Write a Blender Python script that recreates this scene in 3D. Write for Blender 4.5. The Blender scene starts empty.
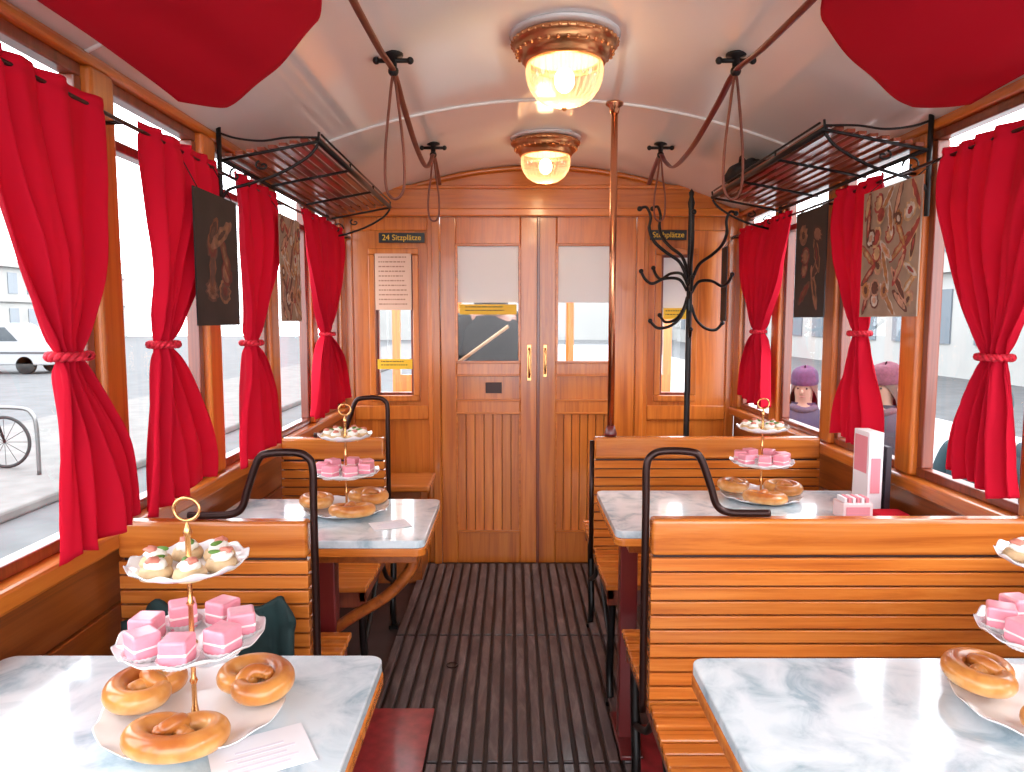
import bpy, bmesh, math, random
from mathutils import Vector, Matrix, noise
random.seed(4)
S=bpy.context.scene
COL=S.collection
try: S.view_settings.view_transform='Standard'
except Exception: pass
WL={}
pi=math.pi
# ------------------------------------------------------------ geometry helper
def catmull(pts,n=8,closed=False):
    P=[Vector(p) for p in pts]; out=[]
    m=len(P); rng=m if closed else m-1
    for i in range(rng):
        if closed:
            p0,p1,p2,p3=P[(i-1)%m],P[i],P[(i+1)%m],P[(i+2)%m]
        else:
            p0=P[max(i-1,0)];p1=P[i];p2=P[i+1];p3=P[min(i+2,m-1)]
        for k in range(n):
            t=k/n
            out.append(0.5*((2*p1)+(p2-p0)*t+(2*p0-5*p1+4*p2-p3)*t*t+(3*p1-p0-3*p2+p3)*t**3))
    if not closed: out.append(P[-1].copy())
    return out
class G:
    def __init__(s): s.v=[];s.f=[];s.sm=[]
    def add(s,vs,fs,sm=False):
        b=len(s.v); s.v+= [Vector(v) for v in vs]
        for f in fs: s.f.append([b+i for i in f]); s.sm.append(sm)
    def box(s,x0,x1,y0,y1,z0,z1):
        vs=[(x0,y0,z0),(x1,y0,z0),(x1,y1,z0),(x0,y1,z0),(x0,y0,z1),(x1,y0,z1),(x1,y1,z1),(x0,y1,z1)]
        s.add(vs,[(3,2,1,0),(4,5,6,7),(0,1,5,4),(1,2,6,5),(2,3,7,6),(3,0,4,7)]); return s
    def obox(s,c,size,M):
        c=Vector(c);hx,hy,hz=[a/2 for a in size]
        vs=[c+M@Vector((x,y,z)) for z in(-hz,hz) for x,y in((-hx,-hy),(hx,-hy),(hx,hy),(-hx,hy))]
        s.add(vs,[(3,2,1,0),(4,5,6,7),(0,1,5,4),(1,2,6,5),(2,3,7,6),(3,0,4,7)]); return s
    def frame(s,x0,x1,z0,z1,w,y0,y1):
        s.box(x0,x1,y0,y1,z1-w,z1);s.box(x0,x1,y0,y1,z0,z0+w)
        s.box(x0,x0+w,y0,y1,z0+w,z1-w);s.box(x1-w,x1,y0,y1,z0+w,z1-w); return s
    def frameY(s,y0,y1,z0,z1,w,x0,x1):
        s.box(x0,x1,y0,y1,z1-w,z1);s.box(x0,x1,y0,y1,z0,z0+w)
        s.box(x0,x1,y0,y0+w,z0+w,z1-w);s.box(x0,x1,y1-w,y1,z0+w,z1-w); return s
    def tube(s,pts,r,n=10,closed=False,flat=1.0,up=None):
        P=[Vector(p) for p in pts]; m=len(P)
        R=r if isinstance(r,(list,tuple)) else [r]*m
        T=[]
        for i in range(m):
            if closed: t=P[(i+1)%m]-P[(i-1)%m]
            else: t=P[min(i+1,m-1)]-P[max(i-1,0)]
            if t.length<1e-9: t=Vector((0,0,1))
            T.append(t.normalized())
        a=Vector(up) if up else Vector((0,0,1))
        if abs(a.dot(T[0]))>.95: a=Vector((1,0,0))
        N=(a-T[0]*a.dot(T[0])).normalized()
        vs=[]
        for i in range(m):
            N=(N-T[i]*N.dot(T[i]))
            if N.length<1e-6: N=T[i].orthogonal()
            N.normalize(); B=T[i].cross(N)
            for k in range(n):
                th=2*pi*k/n
                vs.append(P[i]+N*math.cos(th)*R[i]*flat+B*math.sin(th)*R[i])
        fs=[]
        for i in range(m if closed else m-1):
            j=(i+1)%m
            for k in range(n):
                l=(k+1)%n; fs.append((i*n+k,j*n+k,j*n+l,i*n+l))
        if not closed:
            fs.append(tuple(range(n)));fs.append(tuple(reversed(range((m-1)*n,m*n))))
        s.add(vs,fs,True)
        return s
    def lathe(s,prof,c,n=40,wave=None,sx=1,sy=1):
        c=Vector(c);vs=[]
        for i,(r,z) in enumerate(prof):
            for k in range(n):
                th=2*pi*k/n; rr=r
                if wave: rr,dz=wave(i,r,th)
                else: dz=0
                vs.append(c+Vector((rr*math.cos(th)*sx,rr*math.sin(th)*sy,z+dz)))
        fs=[]
        for i in range(len(prof)-1):
            for k in range(n):
                l=(k+1)%n; fs.append((i*n+k,i*n+l,(i+1)*n+l,(i+1)*n+k))
        s.add(vs,fs,True); return s
    def ball(s,c,r,n=14,m=9,sc=(1,1,1),jit=0):
        c=Vector(c);vs=[]
        for i in range(m+1):
            ph=-pi/2+pi*i/m
            for k in range(n):
                th=2*pi*k/n
                p=Vector((math.cos(ph)*math.cos(th)*sc[0],math.cos(ph)*math.sin(th)*sc[1],math.sin(ph)*sc[2]))*r
                if jit: p*=1+jit*noise.noise(p*(2.2/r)+c*7)
                vs.append(c+p)
        fs=[(i*n+k,i*n+(k+1)%n,(i+1)*n+(k+1)%n,(i+1)*n+k) for i in range(m) for k in range(n)]
        s.add(vs,fs,True); return s
    def grid(s,fn,nu,nv):
        vs=[fn(i/nu,j/nv) for j in range(nv+1) for i in range(nu+1)]
        w=nu+1
        s.add(vs,[(j*w+i,j*w+i+1,(j+1)*w+i+1,(j+1)*w+i) for j in range(nv) for i in range(nu)],True); return s
    def prism(s,poly,z0,z1):
        n=len(poly)
        vs=[(x,y,z0) for x,y in poly]+[(x,y,z1) for x,y in poly]
        fs=[tuple(reversed(range(n))),tuple(range(n,2*n))]+[(i,(i+1)%n,n+(i+1)%n,n+i) for i in range(n)]
        s.add(vs,fs); return s
    def prismXZ(s,poly,y0,y1):
        n=len(poly)
        vs=[(x,y0,z) for x,z in poly]+[(x,y1,z) for x,z in poly]
        s.add(vs,[tuple(range(n)),tuple(reversed(range(n,2*n)))]+[(i,n+i,n+(i+1)%n,(i+1)%n) for i in range(n)]); return s
    def obj(s,name,mat,parent=None,bevel=0,label=None,cat=None,group=None,kind=None,solid=0,sub=0,origin=None,seg=2):
        if parent is not None: o=WL[parent.name]
        elif origin is not None: o=Vector(origin)
        else:
            xs=[v.x for v in s.v];ys=[v.y for v in s.v];zs=[v.z for v in s.v]
            o=Vector(((min(xs)+max(xs))/2,(min(ys)+max(ys))/2,min(zs)))
        me=bpy.data.meshes.new(name); me.from_pydata([v-o for v in s.v],[],s.f)
        me.polygons.foreach_set('use_smooth',s.sm); me.update()
        me.materials.append(mat)
        ob=bpy.data.objects.new(name,me); COL.objects.link(ob)
        if parent is not None: ob.parent=parent
        else: ob.location=o
        WL[ob.name]=o.copy()
        if bevel:
            b=ob.modifiers.new('bevel','BEVEL'); b.width=bevel;b.segments=seg;b.limit_method='ANGLE'
        if solid:
            b=ob.modifiers.new('solid','SOLIDIFY'); b.thickness=solid;b.offset=0
        if sub:
            b=ob.modifiers.new('sub','SUBSURF'); b.levels=sub;b.render_levels=sub
        meta(ob,label,cat,group,kind)
        return ob
def meta(ob,label=None,cat=None,group=None,kind=None):
    if label: ob['label']=label
    if cat: ob['category']=cat
    if group: ob['group']=group
    if kind: ob['kind']=kind
def empty(name,loc,label,cat,group=None):
    e=bpy.data.objects.new(name,None); e.empty_display_size=.05; e.location=loc; COL.objects.link(e)
    WL[e.name]=Vector(loc); meta(e,label,cat,group); return e
def dup(src,loc,rz=0,sc=1,rx=0,ry=0,label=None):
    def rec(o,par):
        c=o.copy(); COL.objects.link(c)
        if par is not None: c.parent=par
        for ch in o.children: rec(ch,c)
        return c
    c=rec(src,None); c.location=loc; c.rotation_euler=(rx,ry,rz); c.scale=(sc,)*3
    WL[c.name]=Vector(loc)
    if label: c['label']=label
    return c
def rrect(x0,x1,y0,y1,r,n=5):
    out=[]
    for cx,cy,a in((x1-r,y0+r,-pi/2),(x1-r,y1-r,0),(x0+r,y1-r,pi/2),(x0+r,y0+r,pi)):
        for k in range(n+1):
            t=a+pi/2*k/n; out.append((cx+r*math.cos(t),cy+r*math.sin(t)))
    return out
# ------------------------------------------------------------ materials
def base(name):
    m=bpy.data.materials.new(name); m.use_nodes=True
    return m,m.node_tree.nodes,m.node_tree.links,m.node_tree.nodes['Principled BSDF']
def mat(name,col,rough=.5,metal=0,coat=0,emis=None,es=0,noisy=0,nscale=20,bump=0):
    m,N,L,b=base(name)
    b.inputs['Base Color'].default_value=(*col,1);b.inputs['Roughness'].default_value=rough;b.inputs['Metallic'].default_value=metal
    b.inputs['Coat Weight'].default_value=coat; b.inputs['Coat Roughness'].default_value=.12
    if emis: b.inputs['Emission Color'].default_value=(*emis,1); b.inputs['Emission Strength'].default_value=es
    if noisy or bump:
        tc=N.new('ShaderNodeTexCoord');n=N.new('ShaderNodeTexNoise');n.inputs['Scale'].default_value=nscale;n.inputs['Detail'].default_value=5
        L.new(tc.outputs['Object'],n.inputs['Vector'])
        if noisy:
            r=N.new('ShaderNodeValToRGB')
            r.color_ramp.elements[0].position=.3;r.color_ramp.elements[1].position=.7
            r.color_ramp.elements[0].color=(*[c*(1-noisy) for c in col],1);r.color_ramp.elements[1].color=(*[min(1,c*(1+noisy*.6)) for c in col],1)
            L.new(n.outputs['Fac'],r.inputs['Fac']);L.new(r.outputs['Color'],b.inputs['Base Color'])
        if bump:
            bp=N.new('ShaderNodeBump');bp.inputs['Strength'].default_value=bump;bp.inputs['Distance'].default_value=.01
            L.new(n.outputs['Fac'],bp.inputs['Height']);L.new(bp.outputs['Normal'],b.inputs['Normal'])
    return m
def wood(name,dark,mid,light,axis='x',rough=.28,along=1.6,across=34,coat=.5):
    m,N,L,b=base(name)
    tc=N.new('ShaderNodeTexCoord');mp=N.new('ShaderNodeMapping')
    sc=[across]*3; sc['xyz'.index(axis)]=along; mp.inputs['Scale'].default_value=sc
    L.new(tc.outputs['Object'],mp.inputs['Vector'])
    geo=N.new('ShaderNodeNewGeometry')
    ad=N.new('ShaderNodeVectorMath');ad.operation='ADD'
    ml=N.new('ShaderNodeVectorMath');ml.operation='SCALE';ml.inputs[0].default_value=(13,7,9)
    L.new(geo.outputs['Random Per Island'],ml.inputs['Scale']);L.new(mp.outputs['Vector'],ad.inputs[0]);L.new(ml.outputs[0],ad.inputs[1])
    n=N.new('ShaderNodeTexNoise');n.inputs['Scale'].default_value=1;n.inputs['Detail'].default_value=7;n.inputs['Roughness'].default_value=.66;n.inputs['Distortion'].default_value=.7
    L.new(ad.outputs[0],n.inputs['Vector'])
    r=N.new('ShaderNodeValToRGB');e=r.color_ramp.elements
    e[0].position=.28;e[0].color=(*dark,1);e[1].position=.72;e[1].color=(*light,1)
    k=e.new(.48);k.color=(*mid,1)
    L.new(n.outputs['Fac'],r.inputs['Fac'])
    hs=N.new('ShaderNodeHueSaturation');mr=N.new('ShaderNodeMapRange')
    mr.inputs['To Min'].default_value=.84;mr.inputs['To Max'].default_value=1.10
    L.new(geo.outputs['Random Per Island'],mr.inputs['Value']);L.new(mr.outputs[0],hs.inputs['Value']);L.new(r.outputs['Color'],hs.inputs['Color'])
    L.new(hs.outputs['Color'],b.inputs['Base Color'])
    bp=N.new('ShaderNodeBump');bp.inputs['Strength'].default_value=.12;bp.inputs['Distance'].default_value=.002
    L.new(n.outputs['Fac'],bp.inputs['Height']);L.new(bp.outputs['Normal'],b.inputs['Normal'])
    b.inputs['Roughness'].default_value=rough;b.inputs['Coat Weight'].default_value=coat;b.inputs['Coat Roughness'].default_value=.12
    return m
D0,D1,D2=(.40,.085,.009),(.60,.158,.018),(.71,.225,.032)
WX=wood('varnished_oak_x',D0,D1,D2,'x');WY=wood('varnished_oak_y',D0,D1,D2,'y');WZ=wood('varnished_oak_z',D0,D1,D2,'z')
WSX=wood('bench_oak',(.38,.085,.011),(.58,.160,.022),(.72,.250,.046),'x',rough=.25)
WD=wood('mahogany_slats_y',(.13,.022,.010),(.26,.048,.018),(.36,.08,.03),'y')
WDZ=wood('dark_mahogany_z',(.10,.016,.007),(.20,.035,.013),(.28,.06,.02),'z')
WLOW=wood('lower_wall_wood',(.16,.035,.008),(.30,.072,.012),(.40,.11,.022),'y')
SLAT=wood('floor_slat',(.03,.018,.018),(.085,.060,.060),(.20,.15,.15),'y',rough=.42,coat=.2,along=5,across=26)
FLOORM=mat('floor_linoleum',(.04,.018,.016),.5,noisy=.4,nscale=12)
MAROON=mat('maroon_paint',(.14,.012,.012),.35,coat=.4)
IRON=mat('black_iron',(.012,.010,.010),.38,.4)
BRONZE=mat('bronze_tube',(.035,.014,.012),.3,.6)
BRASS=mat('brass',(.78,.42,.17),.25,1.0)
LBRASS=mat('lamp_copper_brass',(.72,.33,.14),.28,1.0)
COPPER=mat('copper',(.80,.36,.19),.22,1.0)
LEATHER=mat('leather',(.20,.05,.025),.5,noisy=.3)
CEIL=mat('ceiling_paint',(.94,.92,.90),.12,coat=.8,noisy=.02,nscale=3)
PORC=mat('porcelain',(.86,.84,.85),.12,coat=.6)
BLINDM=mat('blind_fabric',(.86,.84,.84),.8)
PAPER=mat('paper',(.80,.76,.78),.7)
REDP=mat('red_floor_plate',(.36,.03,.035),.35,coat=.3,noisy=.35,nscale=25)
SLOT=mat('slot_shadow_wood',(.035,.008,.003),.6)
def cloth(name,col,tr=.35):
    m,N,L,b=base(name)
    tc=N.new('ShaderNodeTexCoord');n=N.new('ShaderNodeTexNoise');n.inputs['Scale'].default_value=5
    L.new(tc.outputs['Object'],n.inputs['Vector'])
    r=N.new('ShaderNodeValToRGB');r.color_ramp.elements[0].color=(*[c*.85 for c in col],1);r.color_ramp.elements[1].color=(*col,1)
    L.new(n.outputs['Fac'],r.inputs['Fac']);L.new(r.outputs['Color'],b.inputs['Base Color'])
    b.inputs['Roughness'].default_value=.85;b.inputs['Specular IOR Level'].default_value=.2
    w=N.new('ShaderNodeTexNoise');w.inputs['Scale'].default_value=600
    L.new(tc.outputs['Object'],w.inputs['Vector'])
    bp=N.new('ShaderNodeBump');bp.inputs['Strength'].default_value=.12;bp.inputs['Distance'].default_value=.001
    L.new(w.outputs['Fac'],bp.inputs['Height']);L.new(bp.outputs['Normal'],b.inputs['Normal'])
    t=N.new('ShaderNodeBsdfTranslucent');t.inputs['Color'].default_value=(*col,1)
    mx=N.new('ShaderNodeMixShader');mx.inputs[0].default_value=tr
    L.new(b.outputs[0],mx.inputs[1]);L.new(t.outputs[0],mx.inputs[2]);L.new(mx.outputs[0],N['Material Output'].inputs['Surface'])
    return m
RED=cloth('red_curtain_cloth',(.74,.007,.036),.26)
RED2=cloth('red_drape_cloth',(.66,.006,.026),.22)
CORD=mat('red_cord',(.66,.010,.035),.7,noisy=.4,nscale=90)
def glassmat():
    m=bpy.data.materials.new('window_glass');m.use_nodes=True;N=m.node_tree.nodes;L=m.node_tree.links;N.clear()
    o=N.new('ShaderNodeOutputMaterial');t=N.new('ShaderNodeBsdfTransparent');g=N.new('ShaderNodeBsdfGlossy');g.inputs['Roughness'].default_value=.02
    t.inputs['Color'].default_value=(.98,.99,1,1)
    lw=N.new('ShaderNodeLayerWeight');pw=N.new('ShaderNodeMath');pw.operation='POWER';pw.inputs[1].default_value=4
    L.new(lw.outputs['Facing'],pw.inputs[0])
    ma=N.new('ShaderNodeMath');ma.operation='MULTIPLY_ADD';ma.inputs[1].default_value=.5;ma.inputs[2].default_value=.03;L.new(pw.outputs[0],ma.inputs[0])
    mx=N.new('ShaderNodeMixShader');L.new(ma.outputs[0],mx.inputs[0]);L.new(t.outputs[0],mx.inputs[1]);L.new(g.outputs[0],mx.inputs[2]);L.new(mx.outputs[0],o.inputs['Surface'])
    return m
GLASS=glassmat()
def shademat():
    m=bpy.data.materials.new('lamp_glass');m.use_nodes=True;N=m.node_tree.nodes;L=m.node_tree.links;N.clear()
    o=N.new('ShaderNodeOutputMaterial');t=N.new('ShaderNodeBsdfTransparent');t.inputs['Color'].default_value=(1,.93,.84,1)
    g=N.new('ShaderNodeBsdfGlossy');g.inputs['Roughness'].default_value=.06;g.inputs['Color'].default_value=(1,.95,.88,1)
    tl=N.new('ShaderNodeBsdfTranslucent');tl.inputs['Color'].default_value=(.9,.66,.45,1)
    lw=N.new('ShaderNodeLayerWeight');lw.inputs['Blend'].default_value=.45
    m1=N.new('ShaderNodeMixShader');m1.inputs[0].default_value=.6;L.new(tl.outputs[0],m1.inputs[1]);L.new(g.outputs[0],m1.inputs[2])
    ma=N.new('ShaderNodeMath');ma.operation='MULTIPLY_ADD';ma.inputs[1].default_value=.6;ma.inputs[2].default_value=.18;L.new(lw.outputs['Facing'],ma.inputs[0])
    m2=N.new('ShaderNodeMixShader');L.new(ma.outputs[0],m2.inputs[0]);L.new(t.outputs[0],m2.inputs[1]);L.new(m1.outputs[0],m2.inputs[2])
    L.new(m2.outputs[0],o.inputs['Surface'])
    return m
SHADE=shademat()
BULB=mat('bulb',(1,.8,.5),.4,emis=(1,.76,.46),es=16)
REFL=mat('lamp_reflector',(.9,.80,.66),.4)
def marble():
    m,N,L,b=base('marble')
    tc=N.new('ShaderNodeTexCoord')
    n=N.new('ShaderNodeTexNoise');n.inputs['Scale'].default_value=11;n.inputs['Detail'].default_value=8;n.inputs['Roughness'].default_value=.6;n.inputs['Distortion'].default_value=.7
    L.new(tc.outputs['Object'],n.inputs['Vector'])
    r=N.new('ShaderNodeValToRGB');e=r.color_ramp.elements
    e[0].position=.34;e[0].color=(.36,.46,.52,1);e[1].position=.6;e[1].color=(.70,.76,.79,1)
    k=e.new(.47);k.color=(.58,.66,.70,1)
    L.new(n.outputs['Fac'],r.inputs['Fac']);L.new(r.outputs['Color'],b.inputs['Base Color'])
    b.inputs['Roughness'].default_value=.14;b.inputs['Coat Weight'].default_value=.3
    return m
MARBLE=marble()
# ------------------------------------------------------------ dimensions
XL,XR,XC=-.93,1.24,.155
YB=4.0; Y0=-1.2
def zc(x): return 2.21-.25*((x-XC)/1.085)**2
g=G().box(XL-.06,XR+.06,Y0,YB+.06,-.08,0).obj('floor',FLOORM,kind='structure')
g=G()
yb=[.0,1.15,2.1,3.0,3.92]
x=-.50
while x<.56:
    for a,b in zip(yb[:-1],yb[1:]):
        g.box(x,x+.034,a+.006,b-.006,0.0005,.020)
    x+=.047
g.obj('slatted_floor_runner',SLAT,bevel=.004,label='dark brown ribbed wooden slat runner covering the aisle floor',cat='floor mat')
G().box(-.62,-.27,1.62,2.40,.0205,.026).obj('floor_hatch_plate',REDP,bevel=.003,label='worn red metal hatch plate on the aisle floor',cat='floor plate')
G().box(.37,.62,1.70,2.30,.0205,.026).obj('floor_hatch_plate',REDP,bevel=.003,label='worn red metal plate beside the table leg on the floor',cat='floor plate')
g=G();g.tube([(-.235+.022*math.cos(a*pi/8),2.72+.022*math.sin(a*pi/8),.0235) for a in range(16)],.003,closed=True,n=6)
g.obj('floor_pull_ring',BRONZE,label='small metal pull ring lying on the slatted floor',cat='ring')
# ceiling
g=G()
n=40
xs=[XL-.05+(XR-XL+.1)*i/n for i in range(n+1)]
poly=[(x,zc(x)) for x in xs]+[(x,zc(x)+.04) for x in reversed(xs)]
m=len(poly)
vs=[(x,Y0,z) for x,z in poly]+[(x,YB+.05,z) for x,z in poly]
g.add(vs,[(i,i+1,m+i+1,m+i) for i in range(n)],True)
g.add(vs,[(i,i+1,m+i+1,m+i) for i in range(n+1,m-1)],True)
g.obj('ceiling',CEIL,kind='structure')
for k,y in enumerate((2.82,1.63,.45)):
    g=G();g.tube([(x,y,zc(x)-.002) for x in xs],.006,n=8)
    g.obj('trim_%d'%(k+1),CEIL,kind='structure')
# side walls
posts=[-.04,.53,1.10,1.67,2.24,2.81,3.38,3.95]
for side,xw,s in(('left',XL,-1),('right',XR,1)):
    def bx(g,a,b,y0,y1,z0,z1):
        g.box(min(xw+s*a,xw+s*b),max(xw+s*a,xw+s*b),y0,y1,z0,z1)
    g=G()
    for k in range(6): bx(g,0,.05,Y0,YB,.02+.138*k,.152+.138*k)
    bx(g,.012,.05,Y0,YB,0,.86)
    w=g.obj('wall_'+side,WLOW,kind='structure',bevel=.004)
    g=G()
    for p in posts: bx(g,-.012,.05,p-.048,p+.048,.895,1.93)
    g.obj('trim_4' if s<0 else 'trim_5',WZ,kind='structure',bevel=.01,seg=3)
    g=G();bx(g,-.03,.05,Y0,YB,.85,.895);bx(g,-.012,.05,Y0,YB,1.93,1.955);bx(g,0,.05,Y0,YB,1.95,1.985)
    g.obj('trim_6' if s<0 else 'trim_7',WY,kind='structure',bevel=.008)
    for k,(a,b) in enumerate(zip(posts[:-1],posts[1:])):
        y0,y1=a+.048,b-.048
        g=G();x0,x1=sorted((xw+s*.008,xw+s*.045))
        g.frameY(y0,y1,.895,1.93,.028,x0,x1)
        g.box(x0,x1,y0+.028,y1-.028,1.775,1.80)
        wn=g.obj('window_%d'%(k+1+(10 if s>0 else 0)),WDZ,kind='structure',bevel=.004)
        xg=xw+s*.026
        g=G();g.add([(xg,y0+.02,.90),(xg,y1-.02,.90),(xg,y1-.02,1.92),(xg,y0+.02,1.92)],[(0,1,2,3)]);g.obj('pane',GLASS,wn)
# ---------------- end wall
DX0,DXM,DX1=-.395,.144,.680
zd=1.946
g=G()
A=(-.752,-.546);Bw=(.82,.985);z0w,z1w=.958,1.73
Y1=YB+.045
for a,b in((XL,A[0]),(A[1],DX0),(DX1,Bw[0]),(Bw[1],XR)): g.box(a,b,YB,Y1,0,1.96)
for a,b in(A,Bw): g.box(a,b,YB,Y1,0,z0w);g.box(a,b,YB,Y1,z1w,1.96)
xx=[XL+(XR-XL)*i/40 for i in range(41)]
wb=g.obj('wall_back',WZ,kind='structure')
g=G();poly=[(XL,1.94),(XR,1.94)]+[(x,zc(x)-.001) for x in reversed(xx)]
g.prismXZ(poly,YB-.006,Y1)
g.obj('trim_12',WX,kind='structure')
g=G()
y0,y1=YB-.018,YB
for a,b in((XL+.005,DX0-.02),(DX1+.02,XR-.005)):
    g.box(a,a+.05,y0,y1,0,1.95);g.box(b-.05,b,y0,y1,0,1.95)
    g.box(a+.05,b-.05,y0,y1,1.86,1.95);g.box(a+.05,b-.05,y0,y1,.0,.12);g.box(a+.05,b-.05,y0,y1,.82,.90);g.box(a+.05,b-.05,y0,y1,.40,.45)
for a,b in(A,Bw): g.frame(a-.035,b+.035,z0w-.035,z1w+.035,.035,y0-.008,y1)
g.box(DX0-.045,DX0,YB-.035,YB,0,1.95);g.box(DX1,DX1+.045,YB-.035,YB,0,1.95)
g.obj('trim_8',WZ,kind='structure',bevel=.006)
g=G();g.box(XL+.14,XR-.14,YB-.05,YB-.006,1.955,2.09);g.box(XL+.13,XR-.13,YB-.065,YB-.006,2.075,2.095);g.box(XL+.02,XR-.02,YB-.075,YB-.035,1.93,1.972)
g.obj('trim_9',WX,kind='structure',bevel=.006)
g=G();g.tube([(x,YB-.02,zc(x)-.015) for x in xx],.014,n=8)
g.obj('trim_10',WX,kind='structure')
for k,(a,b) in enumerate((A,Bw)):
    wn=G().frame(a,b,z0w,z1w,.014,YB+.005,YB+.04).obj('window_%d'%(21+k),WDZ,kind='structure')
    g=G();g.add([(a+.01,YB+.02,z0w+.01),(b-.01,YB+.02,z0w+.01),(b-.01,YB+.02,z1w-.01),(a+.01,YB+.02,z1w-.01)],[(0,1,2,3)]);g.obj('pane',GLASS,wn)
    G().box(a+.014,b-.014,YB+.012,YB+.016,1.44,z1w-.012).obj('blind',BLINDM,wn)
# doors
INK=mat('ink',(.03,.025,.02),.6);YEL=mat('yellow_label',(.90,.52,.02),.5);BLK=mat('black_enamel',(.015,.013,.012),.3)
def doorfn(k,x0,x1):
    w0,w1=x0+.085,x1-.095
    if k==2: w0,w1=x0+.095,x1-.12
    ya,yb_=YB-.03,YB+.012
    g=G()
    g.box(x0,w0,ya,yb_,0.005,zd-.005);g.box(w1,x1,ya,yb_,0.005,zd-.005)
    g.box(w0,w1,ya,yb_,1.785,zd-.005);g.box(w0,w1,ya,yb_,1.07,1.14);g.box(w0,w1,ya,yb_,.86,.93);g.box(w0,w1,ya,yb_,.005,.185)
    g.box(w0,w1,ya+.014,yb_,.93,1.07)
    d=g.obj('door_%d'%k,WZ,kind='structure',bevel=.005)
    g=G();n=7;ww=(w1-w0)/n
    for i in range(n): g.box(w0+i*ww+.0015,w0+(i+1)*ww-.0015,ya+.012,yb_-.006,.185,.86)
    g.obj('board_panel',WZ,d,bevel=.003)
    G().box(w0,w1,yb_-.006,yb_,.18,.87).obj('panel_backing',WDZ,d)
    g=G();g.frame(w0-.004,w1+.004,1.136,1.789,.014,ya-.006,ya+.01);g.frame(w0-.004,w1+.004,.18,.865,.012,ya-.006,ya+.01)
    g.frame(w0-.004,w1+.004,.926,1.074,.010,ya-.006,ya+.01)
    g.obj('moulding',WX,d,bevel=.003)
    g=G();g.add([(w0,ya+.02,1.14),(w1,ya+.02,1.14),(w1,ya+.02,1.785),(w0,ya+.02,1.785)],[(0,1,2,3)]);g.obj('pane',GLASS,d)
    G().box(w0+.005,w1-.005,ya+.008,ya+.012,1.47,1.785).obj('blind',BLINDM,d)
    g=G()
    if k==1:
        hx=x1-.045
        g.box(hx-.012,hx+.012,ya-.006,ya,1.04,1.24)
        g.tube(catmull([(hx,ya-.005,1.22),(hx,ya-.035,1.20),(hx,ya-.04,1.14),(hx,ya-.035,1.08),(hx,ya-.005,1.06)],5),.007)
        G().box(w0+.16,w0+.25,ya+.006,ya+.012,.97,1.03).obj('brass_plate',BRONZE,d,bevel=.002)
    else:
        hx=x0+.035
        g.box(hx-.010,hx+.010,ya-.006,ya,1.06,1.24)
        g.tube(catmull([(hx,ya-.005,1.22),(hx,ya-.03,1.20),(hx,ya-.035,1.15),(hx,ya-.03,1.10),(hx,ya-.005,1.08)],5),.006)
    g.obj('handle',BRASS,d,bevel=.002)
    return d,w0,w1,ya
d1,a0,a1,ya=doorfn(1,DX0+.003,DXM-.004)
doorfn(2,DXM+.004,DX1-.003)
G().box(DXM-.008,DXM+.008,YB-.045,YB-.03,.01,1.93).obj('trim_11',WDZ,kind='structure',bevel=.003)
def notice(x0,x1,z0,z1,y,m,ink,rows,label,name='notice'):
    t=G().box(x0,x1,y-.003,y,z0,z1).obj(name,m,label=label,cat='notice')
    g=G();h=(z1-z0)/(rows+1)
    for r in range(rows):
        z=z1-h*(r+.75); xx0=x0+.1*(x1-x0); xm=x1-random.uniform(.1,.25)*(x1-x0)
        x=xx0
        while x<xm-.004:
            w=random.uniform(.006,.02)*(x1-x0)/.2
            e=min(x+w,xm); 
            g.box(x,e,y-.0036,y-.003,z-h*.13,z+h*.13); x=e+.004
    g.obj('lettering',ink,t)
    return t
REDI=mat('brown_ink',(.42,.18,.12),.6)
PINKP=mat('pale_pink_paper',(.80,.52,.38),.7)
notice(A[0]+.004,A[1]-.004,1.43,1.735,YB-.028,PINKP,REDI,11,'pale pink printed notice on the partition window')
notice(A[0]+.010,A[1]-.005,1.105,1.16,YB-.028,YEL,INK,2,'small yellow notice strip on the partition glass')
notice(a0+.02,a1-.02,1.405,1.46,ya-.008,YEL,INK,2,'yellow notice strip below the door blind')
notice(Bw[0]+.01,Bw[1]-.03,1.38,1.44,YB-.028,YEL,INK,2,'small yellow notice strip on the partition glass')
def text(s,loc,size,m,parent,rot=(pi/2,0,0)):
    c=bpy.data.curves.new('lettering','FONT');c.body=s;c.size=size;c.align_x='CENTER';c.align_y='CENTER';c.extrude=.0004
    o=bpy.data.objects.new('tmp',c);COL.objects.link(o);bpy.context.view_layer.update()
    me=bpy.data.meshes.new_from_object(o.evaluated_get(bpy.context.evaluated_depsgraph_get()))
    bpy.data.objects.remove(o)
    t=bpy.data.objects.new('lettering',me);me.materials.clear();me.materials.append(m);COL.objects.link(t);t.parent=parent
    t.location=Vector(loc)-WL[parent.name];t.rotation_euler=rot;WL[t.name]=Vector(loc);return t
for (x0,x1,z,s) in((-.725,-.475,1.82,'24 Sitzplätze'),(.75,.95,1.835,'Stehplätze')):
    t=G().box(x0,x1,YB-.030,YB-.026,z-.027,z+.027).obj('number_plate',BLK,label='black enamel plate with yellow lettering on the partition',cat='sign',bevel=.002)
    text(s,((x0+x1)/2,YB-.0308,z),.042,YEL,t)
# vestibule
g=G().box(XL,XR,YB+.05,5.6,-.18,-.13).obj('floor',FLOORM,kind='structure')
g=G();g.box(XL,XR,5.6,5.65,-.3,.95)
for x in(XL,-.45,.15,.42,XR-.06): g.box(x,x+.06,5.6,5.65,.95,2.05)
g.box(XL,XR,5.6,5.65,1.9,2.1)
g.obj('wall_front',WZ,kind='structure')
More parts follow.
